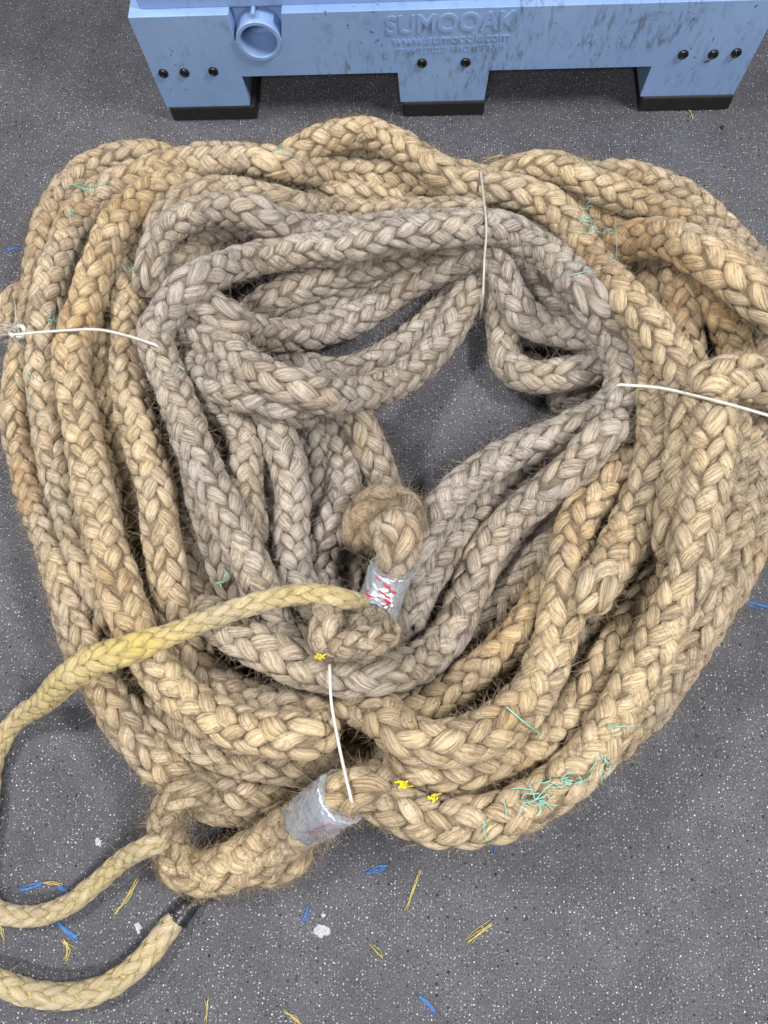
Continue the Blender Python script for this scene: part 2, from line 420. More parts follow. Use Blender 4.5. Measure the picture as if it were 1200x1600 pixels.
    if nh > 0:
        allc = np.vstack(Vs)
        ix = rng.integers(0, len(P), nh); th = rng.uniform(0, 6.283, nh)
        er = np.cos(th)[:, None] * Nn[ix] + np.sin(th)[:, None] * B[ix]
        tg = np.cross(T[ix], er)
        root = P[ix] + er * (r[ix] * rng.uniform(0.84, 0.98, nh))[:, None]
        d = er * np.abs(rng.normal(0, 0.28, nh))[:, None] + T[ix] * rng.normal(0, 0.7, nh)[:, None] + tg * rng.normal(0, 0.6, nh)[:, None]
        d /= np.linalg.norm(d, axis=1)[:, None]
        Vh, Fh = hairs_geo(root, d, rng.uniform(*hair_len, nh), rng.uniform(0.00018, 0.00046, nh), rng)
        Vs.append(Vh); Fs.append(Fh + base)
        m = len(Vh) // nh
        fib.append(np.zeros((len(Vh), 3)))
        h4 = np.zeros((nh, m, 4)); h4[:, :, 0] = tone[ix][:, None]; h4[:, :, 3] = 1.0; h4[:, :, 1] = (rng.uniform(0, 1, nh) ** 1.4)[:, None]
        rp.append(h4.reshape(-1, 4))
    return np_mesh(np.vstack(Vs), np.vstack(Fs), {'fib': ('FLOAT_VECTOR', 'vector', np.vstack(fib)), 'rp': ('FLOAT_COLOR', 'color', np.vstack(rp))})

# ------------------------------------------------------------------ the coil, laid down turn by turn
RR = 0.0310
coil_at = at(600, 800, 0)
coil = empty('rope_coil', coil_at)
tag(coil, 'big tied coil of thick tan and grey braided rope lying on the speckled floor', 'rope coil')
def local(X): return X - coil_at
SEED = [0]
def turn(pts, tone=0.15, tone2=None, R=RR, name='rope_turn', label=None, parent=None, **kw):
    SEED[0] += 1
    bk = {k: kw.pop(k) for k in list(kw) if k in ('pitch', 'p_over', 'plump', 'hair', 'flat', 'ragged', 'hair_len', 'ncol')}
    X, r, S = lay(pts, R, **kw)
    t = np.linspace(tone, tone if tone2 is None else tone2, len(X)) + RNG.normal(0, 0.06)
    o = link(name, braid_mesh(local(X), r, t, seed=SEED[0], **bk), ROPE, parent or coil)
    if label: o['label'] = label
    return o, X, r
LOW = dict(hair=350, zmax=0.034)
# hidden and half-hidden turns at the bottom of the pile
turn([(70, 545), (95, 690), (130, 840), (172, 970), (230, 1090), (300, 1150), (400, 1170)], 0.35, **LOW)
turn([(170, 560), (190, 700), (215, 820), (250, 950), (300, 1040), (400, 1090), (510, 1100)], 0.4, **LOW)
turn([(92, 880), (115, 980), (155, 1070), (212, 1155), (270, 1215), (350, 1235)], 0.3)
turn([(260, 330), (330, 305), (450, 300), (570, 305), (680, 315), (770, 320), (850, 350)], 0.3, **LOW)
turn([(250, 480), (300, 425), (370, 395), (470, 395), (560, 400), (660, 390), (750, 380)], 0.85, **LOW)
turn([(370, 1130), (460, 1150), (560, 1160), (650, 1195), (760, 1190), (850, 1130)], 0.3, **LOW)
turn([(1135, 620), (1125, 740), (1100, 850), (1055, 950), (995, 1040), (925, 1110), (850, 1170)], 0.3, **LOW)
turn([(1050, 470), (1065, 560), (1062, 700), (1030, 800), (980, 900), (930, 980), (875, 1060), (800, 1110)], 0.35, **LOW)
turn([(790, 300), (870, 300), (950, 335), (1030, 375), (1100, 430), (1160, 500)], 0.3, **LOW)
turn([(975, 670), (905, 740), (835, 810), (765, 890), (705, 960), (640, 1005)], 0.95, **LOW)
turn([(305, 720), (322, 800), (338, 880), (372, 950), (440, 990)], 0.2, **LOW)
turn([(470, 665), (488, 760), (482, 860), (505, 940), (560, 1000)], 1.0, **LOW)
turn([(400, 620), (410, 720), (400, 820), (430, 930), (480, 990)], 1.0, **LOW)
turn([(600, 1010), (640, 940), (670, 880), (700, 830)], 1.0, **LOW)
turn([(1180, 500), (1185, 580), (1178, 700), (1165, 800), (1130, 900)], 0.3, **LOW)
turn([(310, 470), (390, 500), (480, 495), (570, 455), (650, 420)], 1.0, **LOW)
turn([(560, 830), (540, 890), (520, 950), (500, 990)], 1.0, **LOW)
turn([(800, 400), (840, 450), (900, 520), (940, 580)], 1.0, **LOW)
G = 1.0
# outer left
turn([(12, 525), (20, 480), (62, 445)], 0.3)
turn([(320, 268), (240, 243), (160, 255), (106, 295), (74, 350), (62, 410), (56, 470), (42, 535), (30, 600), (30, 680), (52, 770), (85, 860), (116, 950),
      (144, 1020), (188, 1105), (238, 1180), (300, 1226), (380, 1243), (460, 1230)], 0.22, 0.15)
turn([(165, 480), (166, 600), (187, 690), (205, 780), (218, 860), (245, 950)], 0.1, zmax=0.085)
# right: verticals beneath
turn([(1018, 400), (1024, 480), (1030, 600)], 0.4)
turn([(1188, 460), (1192, 560), (1200, 660)], 0.35)
turn([(1058, 390), (1066, 500), (1076, 560), (1086, 660)], 0.25)
turn([(1095, 395), (1122, 485), (1148, 540), (1160, 590), (1165, 660)], 0.15)
# right: outer
turn([(880, 290), (940, 277), (1010, 283), (1080, 314), (1130, 360), (1180, 420), (1225, 480)], 0.3)
turn([(440, 270), (505, 243), (570, 243), (650, 262), (720, 277), (765, 283), (820, 265), (880, 265), (935, 290), (1000, 317), (1060, 342), (1110, 378), (1160, 432), (1220, 510)], 0.12, 0.2)
turn([(425, 268), (460, 240), (515, 215), (572, 208), (622, 226), (665, 255), (720, 285)], 0.12, lift=0.006)
turn([(800, 300), (830, 292), (880, 304), (920, 337), (960, 362), (1030, 392)], 0.25)
turn([(915, 410), (938, 398), (975, 380), (1030, 370), (1085, 392), (1135, 425), (1180, 462), (1235, 505)], 0.05, R=0.0370)
# big pale turn through the middle
turn([(290, 660), (286, 760), (296, 850), (318, 925), (355, 985), (420, 1025)], 0.6, lift=0.006)
# inner left
turn([(512, 610), (535, 700), (535, 770), (515, 840), (500, 900), (530, 970)], G, lift=0.020)
turn([(548, 630), (583, 710), (605, 775), (612, 850)], 0.6)
turn([(435, 670), (420, 770), (405, 830), (400, 920)], G, lift=0.008)
turn([(480, 610), (502, 710), (500, 780), (480, 850), (490, 940)], G, zmax=0.045)
turn([(262, 600), (300, 690), (318, 770), (340, 850), (375, 930), (430, 985)], 0.75)
turn([(300, 610), (362, 650), (384, 700), (380, 760), (395, 850)], 0.8, lift=0.012)
turn([(398, 595), (434, 680), (455, 760), (455, 840), (465, 910), (495, 970)], 0.95)
# grey radial turns, lower right of the hole
turn([(1005, 650), (915, 690), (842, 736), (770, 780), (715, 830), (675, 890), (650, 940), (625, 1010)], 0.95)
turn([(1000, 640), (955, 735), (898, 795), (857, 852), (822, 898), (780, 952), (737, 1003), (680, 1045)], 0.75)
turn([(1040, 790), (1012, 840), (975, 902), (940, 962), (905, 1020), (875, 1095)], 0.6)
# grey loops, upper left, each running on past the top tie
turn([(235, 460), (290, 398), (350, 374), (440, 390)], 0.9)
turn([(740, 392), (640, 400), (560, 417), (490, 442), (432, 464), (380, 500)], 0.9, 0.75)
turn([(735, 440), (672, 505), (612, 553), (540, 582), (460, 572), (380, 535)], G, zmax=0.04)
turn([(275, 535), (340, 598), (400, 622), (490, 645)], G)
turn([(860, 635), (905, 615), (960, 595)], 1.0, zmax=0.05)
turn([(275, 490), (300, 515), (340, 537), (390, 572), (450, 603), (522, 618), (595, 607), (655, 570), (705, 512), (740, 447), (768, 452), (786, 515), (790, 560), (820, 588), (870, 588), (920, 575), (975, 560)], 0.95, 1.0, R=0.0318)
turn([(285, 450), (345, 494), (405, 519), (470, 524), (530, 507), (585, 480), (640, 443), (695, 415), (745, 398), (775, 412), (800, 462), (826, 498), (870, 515), (925, 522), (980, 530)], 0.9, 0.95, R=0.0318)
# right: tan
turn([(245, 1050), (264, 1118), (310, 1160), (380, 1187), (450, 1197), (530, 1190), (600, 1195), (680, 1215), (760, 1218), (850, 1190)], 0.15)
turn([(560, 1215), (640, 1240), (700, 1243), (780, 1238), (865, 1200)], 0.15)
turn([(865, 985), (810, 1052), (760, 1096), (700, 1130), (620, 1140)], 0.4)
turn([(875, 895), (822, 976), (770, 1032), (705, 1082), (650, 1112), (590, 1130)], 0.05)
turn([(1060, 865), (1004, 948), (968, 1000), (932, 1058), (887, 1116), (832, 1162), (760, 1192), (690, 1203), (610, 1190)], 0.12)
turn([(985, 715), (965, 740), (938, 768), (905, 810), (888, 880), (877, 950), (858, 1025), (828, 1090), (765, 1140), (695, 1160), (640, 1155), (600, 1120), (560, 1098),
      (512, 1088)], 0.12, 0.1, R=0.0345)
turn([(975, 470), (1008, 560), (1024, 620), (1028, 690), (1008, 770), (978, 840), (942, 900), (908, 955)], 0.12, R=0.0340)
turn([(735, 320), (760, 320), (810, 337), (850, 365), (890, 410)], 0.12)
turn([(1050, 870), (1066, 760), (1074, 690), (1072, 620), (1050, 560), (1010, 505), (960, 450), (918, 395), (880, 338), (835, 308), (780, 297), (700, 285), (640, 277), (560, 274), (480, 266), (400, 252), (320, 250), (240, 266), (172, 294), (124, 334), (100, 385), (82, 440),
      (70, 490), (74, 540), (72, 610), (82, 690), (106, 780), (132, 860), (167, 930), (215, 1005)], 0.05, 0.25, R=0.0340)
# lower left
turn([(232, 335), (206, 390), (199, 440), (201, 520), (201, 600), (219, 680), (243, 760), (255, 850), (268, 930), (292, 1008), (330, 1064), (380, 1094),
      (440, 1108), (512, 1112)], 0.08, 0.25, R=0.0322, dive=(2, 1.3), lift=0.008)
turn([(345, 282), (285, 286), (228, 308), (182, 352), (157, 410), (136, 470), (117, 530), (114, 590), (129, 670), (143, 750), (160, 830), (183, 910),
      (211, 980), (250, 1048), (305, 1104), (375, 1138), (450, 1150), (515, 1146)], 0.05, 0.15, R=0.0330, dive=(2.2, 1.3), lift=0.008)
turn([(240, 375), (258, 340), (300, 310), (350, 300), (420, 314), (490, 330), (560, 336), (640, 335), (710, 332), (755, 330)], 0.4, 0.3)
turn([(225, 460), (240, 395), (270, 352), (325, 328), (390, 332), (440, 352), (500, 362), (570, 362), (650, 352), (740, 350)], 0.75, 0.9)
turn([(640, 900), (668, 830), (706, 775), (765, 728), (832, 694), (905, 664), (955, 636), (976, 598), (964, 545), (928, 480), (880, 420), (822, 376), (762, 354), (650, 364), (540, 384), (430, 398), (350, 418), (292, 452), (257, 492), (243, 535), (275, 618), (305, 700), (345, 790), (390, 880),
      (422, 955), (458, 1000), (490, 1025)], 1.0, 0.7, R=0.0318)
turn([(318, 952), (362, 987), (430, 1022), (500, 1047), (560, 1058), (640, 1042), (700, 995), (735, 925),
      (757, 870), (795, 815), (850, 770), (905, 720), (965, 655)], 0.6, 0.9, R=0.0322, pitch=1.2, dive=(2.2, 1.5))
# lower right
turn([(1210, 600), (1202, 720), (1187, 800), (1162, 875), (1122, 945), (1085, 1005), (1045, 1065), (1000, 1130)], 0.3)
turn([(1175, 600), (1172, 730), (1155, 820), (1128, 900), (1090, 975), (1045, 1050), (995, 1120), (940, 1180)], 0.25)
turn([(1140, 600), (1138, 730), (1125, 800), (1105, 870), (1075, 960)], 0.25)
turn([(1120, 625), (1114, 655), (1114, 710), (1100, 780), (1086, 850), (1066, 920), (1036, 990), (997, 1060), (962, 1120), (925, 1178), (860, 1236), (790, 1274),
      (710, 1286), (640, 1272), (580, 1240), (550, 1220)], 0.05, 0.15, R=0.0335, dive=(2.2, 1))

# ---- taped, spliced end in the lower left (an eye that folds back on itself)
turn([(460, 1250), (400, 1266), (345, 1266), (300, 1248)], 0.3, R=0.025, zmax=0.025, dive=(0, 0))
E, EX, Er = turn([(330, 1232, 0.7), (290, 1236, 0.76), (262, 1262, 0.78), (262, 1310, 0.88), (300, 1364, 1.05), (372, 1350, 1.2), (430, 1314, 1.25), (478, 1282, 1.06),
                  (518, 1256, 1.0), (552, 1234, 0.95), (605, 1228, 0.95)], 0.12, 0.05, R=0.033, name='spliced_end', pitch=1.1, hair=9000, plump=0.3, dive=(1, 1.3), squash=0.8, hair_len=(0.006, 0.016))
E2, E2X, _ = turn([(395, 1362), (440, 1350), (484, 1325)], 0.12, R=0.030, name='frayed_tail', hair=6500, plump=0.3, zmax=0.035, hair_len=(0.008, 0.018), dive=(0, 0))
# ---- taped end in the middle
I0, IX0, _ = turn([(572, 862, 1.0), (570, 830, 1.2), (580, 803, 1.25), (604, 790, 1.2), (630, 802, 1.1), (632, 840, 1.1)], 0.35, R=0.033, name='frayed_fold', hair=11000, plump=0.3, hair_len=(0.008, 0.02), dive=(0.5, 0))
M, MX, Mr = turn([(604, 800, 1.2), (622, 845, 1.2), (613, 888, 0.92), (598, 930, 0.88), (580, 972, 0.95), (558, 1012, 1.15)], 0.4, 0.7, R=0.0315, name='spliced_end', hair=5200, plump=0.5, lift=0.004, hair_len=(0.008, 0.02), dive=(0, 0))
turn([(502, 1012), (540, 1010), (580, 1002), (614, 984)], 0.45, R=0.021, name='frayed_whipping', hair=12000, ragged=1.6, hair_len=(0.006, 0.016))
turn([(516, 955), (508, 985), (512, 1018)], 0.45, R=0.024, name='frayed_whipping', hair=12000, ragged=1.6, hair_len=(0.006, 0.016))

# ---- duct tape sleeves with the red marker on them
def tape_sleeve(X, r, i0, i1, grow, marks, mark_mat, seed, flare=0.0):
    Q, s, (rq,) = resample(local(X[i0:i1]), 0.003, r[i0:i1])
    Q = np.column_stack([smooth(Q[:, a], 4) for a in range(3)])
    rq = np.full(len(Q), float(np.max(rq)))
    Tt = np.gradient(Q, axis=0); Tt /= np.linalg.norm(Tt, axis=1)[:, None]
    up = np.array([0, -ST * 0.6, 1.0])[None] - Tt * (Tt @ np.array([0, -ST * 0.6, 1.0]))[:, None]; up /= np.linalg.norm(up, axis=1)[:, None]
    sd = np.cross(Tt, up)
    ns = 72; psi = np.arange(ns) * 2 * math.pi / ns
    def rad(si, ps):
        q = Vector((math.cos(ps) * 2.2, math.sin(ps) * 2.2, si * 45 + seed * 7))
        q2 = Vector((q.x * 0.7 + q.z * 0.5, q.y * 0.7 - q.z * 0.3, q.z * 0.35 + q.x * 0.4)); rg = 1 - abs(noise.noise(q2 * 2.2)) * 2.2
        w = max(rg, 0) ** 4 * 0.075 + noise.noise(q * 0.55) * 0.09
        return rq[0] * (grow + w * 1.1)
    rows = []
    for i in range(len(Q)):
        rows.append([Q[i] + (sd[i] * math.cos(p) + up[i] * math.sin(p)) * rad(s[i], p) for p in psi])
    rows = [[Q[0] + (x - Q[0]) * f for x in rows[0]] for f in (0.6, 0.96)] + rows + [[Q[-1] + (x - Q[-1]) * f for x in rows[-1]] for f in (0.96, 0.6)]
    V = np.array(rows)
    o = link('duct_tape', np_mesh(V.reshape(-1, 3), grid_faces(len(V), ns)), TAPE, coil)
    o['label'] = 'crumpled silver duct tape marked with red strokes'
    # strokes: list of (fraction along, angle) polylines
    Vs, Fs = [], []; base = 0
    for stroke, wd in marks:
        st = spline([(a * 100, b) for a, b in stroke], 2.0); st = np.array(st)
        pts = []
        for a, b in st:
            f = np.clip(a / 100, 0, 1) * (len(Q) - 1); i = int(f)
            ps = math.radians(90 + b)
            pts.append(Q[i] + (sd[i] * math.cos(ps) + up[i] * math.sin(ps)) * (rad(s[i], ps) + 0.0006))
        pts = np.array(pts); pts = np.column_stack([smooth(pts[:, a], 1) for a in range(3)])
        t, n, b = frames(pts); a8 = np.arange(6) * math.pi / 3
        w = wd * (0.55 + 0.45 * np.sin(np.linspace(0.3, 2.9, len(pts))))
        Vt = pts[:, None] + w[:, None, None] * (np.cos(a8)[None, :, None] * n[:, None] + np.sin(a8)[None, :, None] * b[:, None])
        Vs.append(Vt.reshape(-1, 3)); Fs.append(grid_faces(len(pts), 6, base)); base += len(pts) * 6
    mk = link('marker_writing', np_mesh(np.vstack(Vs), np.vstack(Fs)), mark_mat, o)
    return o
def span(X, p0, p1):
    def near(p):
        d = [((x[0] - at(*p, x[2])[0]) ** 2 + (x[1] - at(*p, x[2])[1]) ** 2) for x in X]
        return int(np.argmin(d))
    a, b = near(p0), near(p1); return min(a, b), max(a, b) + 1
i0, i1 = span(MX, (614, 882), (580, 966))
tape_sleeve(MX, Mr, i0, i1, 1.02, [([(0.06, -22), (0.14, -14)], 0.0012), ([(0.10, -30), (0.13, -24)], 0.0010), ([(0.16, -6), (0.26, 12), (0.36, 34)], 0.0017), ([(0.42, -10), (0.50, 8), (0.58, 26)], 0.0015),
            ([(0.56, -34), (0.66, -44), (0.76, -34), (0.77, -12), (0.70, 4)], 0.0013), ([(0.70, 8), (0.73, 30)], 0.0018), ([(0.72, 26), (0.84, 22), (0.97, 12)], 0.0016)], RED, 1)
i0, i1 = span(EX, (478, 1281), (540, 1241))
tape_sleeve(EX, Er, i0, i1, 0.99, [([(0.15, -40), (0.5, -45)], 0.0005), ([(0.45, -8), (0.70, -28)], 0.0006), ([(0.65, -12), (0.95, -18)], 0.0006), ([(0.88, -5), (0.97, -40)], 0.0005)], FADED, 2)

# ------------------------------------------------------------------ thin pale line
def thin(name, label, pts, R, tone, seed, **kw):
    X, r, S = lay(pts, R, squash=0.97, k=6, dive=(1.4, 1))
    b = X.mean(0) * np.array([1, 1, 0])
    e = empty(name, b); tag(e, label, 'rope')
    t = np.clip(np.interp(np.arange(len(X)), np.linspace(0, len(X) - 1, len(tone)), tone), 0, 1)
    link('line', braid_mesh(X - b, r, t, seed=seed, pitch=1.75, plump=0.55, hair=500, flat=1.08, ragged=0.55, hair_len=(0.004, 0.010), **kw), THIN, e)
    return e, X, r, b
te, tX, tr_, tb = thin('thin_line', 'long thin yellow line looping from the middle of the coil to the lower spliced end',
     [(574, 946, .9), (548, 938, .9), (520, 932, .95), (470, 928, 1), (410, 940, 1.02), (340, 962, 1.02), (270, 990, 1.05), (215, 1010, 1.36), (150, 1032, 1.5), (105, 1060, 1.45), (70, 1095, 1.3), (30, 1122, 1.1),
      (8, 1150, 1), (-12, 1200, 1), (-18, 1270, 1), (-30, 1340, 1), (-30, 1395, 1), (0, 1425, 1), (50, 1432, 1), (105, 1415, 1), (150, 1380, 1), (190, 1345, 1), (225, 1325, 1), (262, 1312, 1)],
     0.0165, [0.5, 0.15, 0.1, 0.85, 0.5, 0.1, 0.0, 0.0, 0.0, 0.1, 0.1], 501)
se, sX, sr, sb = thin('short_line', 'short curved end of thin yellow line on the floor, its tip wrapped in black tape',
     [(-160, 1420, 1), (-130, 1480, 1), (-70, 1520, 1), (-10, 1533, 1.05), (50, 1552, 1.1), (110, 1556, 1.1), (165, 1542, 1.1), (215, 1508, 1.1), (250, 1468, 1.1), (272, 1440, 1.0), (284, 1428, 0.8)],
     0.0175, [0.0, 0.0, 0.05, 0.0, 0.2, 0.1], 502)

def tube_mesh(P, rad, sides=8):
    P = np.array(P, float); t, n, b = frames(P); a = np.arange(sides) * 2 * math.pi / sides
    rad = np.broadcast_to(np.array(rad, float), (len(P),))
    V = P[:, None] + rad[:, None, None] * (np.cos(a)[None, :, None] * n[:, None] + np.sin(a)[None, :, None] * b[:, None])
    V = np.concatenate([np.repeat(P[:1], sides, 0)[None], V, np.repeat(P[-1:], sides, 0)[None]], 0)
    return V.reshape(-1, 3), grid_faces(len(V), sides)
S = spline([(278, 1436, 1), (292, 1420, 1.0), (303, 1412, .7), (318, 1404, .62), (330, 1398, .55)], 3.0)
tp = np.array([at(p[0], p[1], 0.011) for p in S]) - sb
rr_ = 0.0145 * S[:, 2] * (1 + smooth(RNG.normal(0, 1, len(S)), 1) * 0.22)
V, F = tube_mesh(tp, rr_, 12); V = V + RNG.normal(0, 0.0008, V.shape)
o = link('black_tape', np_mesh(V, F), BTAPE, se); o['label'] = 'black tape wrapped round the tip'

# ------------------------------------------------------------------ white ties round the coil
def tie(label, pts, rad, m, ends=0.06, knot=None):
    S = spline(pts, 4.0)
    P = np.array([on_top(p[0], p[1], rad * 0.8) for p in S])
    z = P[:, 2].copy(); zs = z.copy()
    for q in range(40): zs = np.maximum(smooth(zs, 4), z)   # bridges the gaps between turns, taut
    zs = smooth(zs, 2) + 0.001
    P = np.array([at(p[0], p[1], zz) for p, zz in zip(S, zs)])
    h0, h1 = P[0] - P[1], P[-1] - P[-2]
    h0 /= np.linalg.norm(h0); h1 /= np.linalg.norm(h1)
    a = [P[0] + h0 * 0.010 * f - np.array([0, 0, ends * f * f]) for f in (1, 0.66, 0.33)]
    b = [P[-1] + h1 * 0.010 * f - np.array([0, 0, ends * f * f]) for f in (0.33, 0.66, 1)]
    P = np.vstack([a, P, b]); base = P.mean(0); base[2] = 0
    e = empty('tie', base); tag(e, label, 'tie', 'white ties round the rope coil')
    V, F = tube_mesh(P - base, rad, 8); link('twine', np_mesh(V, F), m, e)
    if knot:
        c = on_top(*knot) - base; rng = np.random.default_rng(3)
        n = 90; root = c + rng.normal(0, 0.005, (n, 3)) + np.array([0, 0, 0.004])
        d = rng.normal(0, 1, (n, 3)); d[:, 0] -= 0.25; d /= np.linalg.norm(d, axis=1)[:, None]
        V1, F1 = hairs_geo(root, d, rng.uniform(0.010, 0.032, n), rng.uniform(0.0006, 0.0013, n), rng, 5)
        ring = np.array([c + np.array([0.013 * math.cos(t) + 0.004, 0.010 * math.sin(t), 0.008 + 0.004 * math.sin(2 * t)]) for t in np.linspace(0, 6.3, 26)])
        V2, F2 = tube_mesh(ring, 0.0042, 8)
        V2 = V2 + rng.normal(0, 0.0005, V2.shape)
        link('frayed_knot', np_mesh(np.vstack([V1, V2]), np.vstack([F1, F2 + len(V1)])), m, e)
    return e
tie('white tie with a frayed knot across the left side of the coil', [(22, 523), (80, 518), (150, 515), (200, 525), (243, 539)], 0.0024, TWINE, knot=(28, 522))
tie('thin worn white tie pulled tight across the top of the coil nearest the blue box', [(751, 268), (757, 320), (760, 360), (757, 405), (755, 458)], 0.0019, WIRE)
tie('flat white tie stretched across the right side under the folded turn of rope', [(968, 601), (1030, 606), (1085, 618), (1140, 632), (1210, 652)], 0.0023, TWINE)
tie('white tie across the bottom of the coil ending on the lower duct tape', [(515, 1040), (517, 1090), (523, 1130), (535, 1190), (549, 1250)], 0.0021, TWINE)

# the folded turn that rests on the right-hand tie
turn([(1084, 618), (1106, 600), (1150, 590), (1200, 600), (1270, 628)], 0.05, R=0.0375, dive=(0.2, 0))
# ------------------------------------------------------------------ threads, scraps and chips
def scrap(name, label, cat, strands, rad, m, on_pile=False, group=None, n=1, spread=3.0, lift=0.0012):
    Vs, Fs = [], []; base = 0; allP = []
    rng = np.random.default_rng(abs(hash(label)) % 1 + int(strands[0][0][0] * 13 + strands[0][0][1]))
    for st in strands:
        for q in range(n):
            pj = [(x + rng.normal(0, spread) * (q > 0), y + rng.normal(0, spread) * (q > 0)) for x, y in st]
            S = spline(pj, 3.0)
            if on_pile:
                P = np.array([on_top(a, b, lift) for a, b in S]); zz = P[:, 2]
                zz = np.maximum(smooth(zz, 2), zz) + 0.001
                P = np.array([at(a, b, z) for (a, b), z in zip(S, zz)])
            else:
                P = np.array([at(a, b, lift) for a, b in S]); P[:, 2] += np.abs(rng.normal(0, 0.0008))
            allP.append(P)
    c = np.vstack(allP).mean(0); c[2] = min(p[:, 2].min() for p in allP) if on_pile else 0
    for P in allP:
        V, F = tube_mesh(P - c, rad, 5); Vs.append(V); Fs.append(F + base); base += len(V)
    o = link(name, np_mesh(np.vstack(Vs), np.vstack(Fs)), m); o.location = c
    return tag(o, label, cat, group)
def tangle(cx, cy, w, h, k, seed):
    rng = np.random.default_rng(seed); out = []
    for i in range(k):
        x, y = cx + rng.normal(0, w * .4), cy + rng.normal(0, h * .4); a = rng.uniform(0, 6.28); st = []
        for j in range(4):
            st.append((x, y)); a += rng.normal(0, 0.9); x += math.cos(a) * w * 0.28; y += math.sin(a) * h * 0.28
        out.append(st)
    return out
GT, GF = 'teal threads caught on the rope', 'coloured fibre scraps on the floor'
def teal(label, strands, rad=0.00065): scrap('teal_thread', label, 'thread', strands, rad, TEAL, True, GT)
teal('largest teal thread tangle on the outer rope at the bottom right of the coil', tangle(832, 1246, 40, 32, 9, 1) + [[(828, 1222), (836, 1250)], [(838, 1248), (862, 1225), (878, 1232)]], 0.0007)
teal('scattered teal threads along the bottom right rope just right of the largest tangle', tangle(890, 1225, 46, 18, 7, 2))
teal('small teal tangle on the lower right edge of the coil above the scattered threads', tangle(940, 1188, 22, 34, 6, 3))
teal('short upright teal thread left of the largest tangle', [[(786, 1246), (790, 1262), (791, 1275)]])
teal('bent teal thread hanging over the bottom edge of the coil', [[(757, 1282), (757, 1300), (763, 1314)], [(755, 1284), (760, 1290)]])
teal('long straight teal thread lying across the tan turns at lower right', [[(791, 1104), (815, 1125), (845, 1148)]], 0.0011)
teal('thin pale teal thread sticking out past the lower right edge of the coil', [[(955, 1136), (985, 1134), (1014, 1133), (1019, 1127)]], 0.0007)
teal('dense teal tangle wedged beside the thick folded turn at upper right', tangle(920, 340, 22, 20, 8, 4) + tangle(942, 360, 22, 9, 7, 5), 0.0007)
teal('long looping teal thread below the dense tangle at upper right', [[(962, 354), (964, 380), (962, 405), (955, 405), (950, 398)]], 0.0006)
teal('fine pale thread crossing the grey and tan turns at upper right', [[(888, 431), (920, 423), (955, 415)]], 0.0006)
teal('flat teal thread cluster on the tan turns at the upper left bend', tangle(135, 288, 36, 12, 6, 6), 0.0007)
teal('small teal loop below the cluster at the upper left bend', tangle(112, 334, 10, 12, 5, 7))
teal('V shaped teal thread on the narrow tan turn at left', [[(191, 414), (200, 424), (209, 418)]], 0.0007)
teal('teal threads in the crease beside the left tie', tangle(83, 506, 16, 16, 6, 40))
teal('short teal fleck on the outer left turn below the left tie', tangle(45, 582, 10, 8, 6, 8), 0.001)
teal('slanting teal hair on the outer left turn', [[(40, 612), (50, 628), (57, 638)]], 0.0006)
teal('bent teal twig shaped thread in the dark gap above the thin yellow line', [[(337, 912), (350, 908), (358, 902)], [(349, 888), (357, 897), (356, 904)], [(344, 912), (347, 920)]], 0.0012)
teal('tiny teal fleck on the grey turns near the left tie', [[(279, 571), (288, 578)]], 0.0010)
teal('upright teal thread on the top turn near the rope bump', [[(437, 240), (438, 226)], [(432, 238), (450, 242), (462, 246)]], 0.0006)
def bright(label, strands): scrap('yellow_fleck', label, 'fleck', strands, 0.0010, BRIGHT, True, 'yellow flecks on the rope')
bright('bright yellow fleck beside the frayed end in the middle of the coil', tangle(499, 1027, 10, 7, 14, 31))
bright('largest bright yellow fleck on the bottom turns', tangle(633, 1227, 15, 6, 18, 32))
bright('bright yellow fleck on the bottom turns at the right of the largest one', tangle(677, 1245, 8, 6, 12, 33))
def blue(label, pts, n=4): scrap('blue_fibre', label, 'fibre', [pts], 0.00055, BLUE, False, GF, n * 2, 2.2)
def yel(label, pts, n=2): scrap('yellow_fibre', label, 'fibre', [pts], 0.00042, YELL, False, GF, n + 2, 2.6)
blue('blue fibre bundle on the floor at the right edge', [(1162, 940), (1180, 943), (1205, 951)], 5)
blue('short blue fibre at the far right beside the outer turn', [(1196, 856), (1208, 864)], 3)
blue('blue fibre bundle below the lower duct tape', [(572, 1366), (590, 1358), (604, 1353)], 5)
blue('short blue fibre standing left of the white chip', [(473, 1440), (478, 1428), (483, 1416)], 3)
blue('blue fibre bundle near the bottom edge of the picture', [(656, 1556), (668, 1568), (678, 1582)], 4)
blue('blue fibre bundle under the curve of the thin line', [(90, 1442), (104, 1454), (120, 1466)], 5)
blue('blue fibre inside the loop of the thin line', [(33, 1391), (50, 1386), (68, 1379)], 4)
blue('small blue fibre touching the thin line', [(90, 1386), (104, 1394)], 4)
blue('blue fibre tuft at the lower left edge of the coil', [(215, 1210), (232, 1204)], 5)
blue('faint blue hair at upper left of the coil', [(8, 391), (22, 390), (36, 392)], 2)
blue('dark blue hair under the bottom edge of the coil', [(772, 1334), (776, 1312)], 1)
yel('yellow fibre next to the blue tuft at the coil edge', [(222, 1226), (230, 1214), (236, 1206)], 4)
yel('long yellow fibre right of the thin line', [(180, 1428), (200, 1404), (218, 1373)], 3)
yel('yellow fibre tip touching the blue fibre inside the loop', [(68, 1378), (82, 1380), (98, 1380)], 2)
yel('crooked yellow fibre below the thin line', [(103, 1502), (106, 1485), (100, 1470), (110, 1482)], 4)
yel('yellow fibre at the lower left edge of the picture', [(-2, 1434), (3, 1455), (6, 1470)], 2)
yel('crossed yellow fibres below the coil centre', [(636, 1420), (644, 1390), (656, 1358)], 3)
yel('yellow fibre bundle at the lower right floor', [(732, 1472), (748, 1458), (768, 1443)], 5)
yel('single straw coloured fibre left of the bundle at lower right', [(578, 1476), (590, 1488), (598, 1498)], 2)
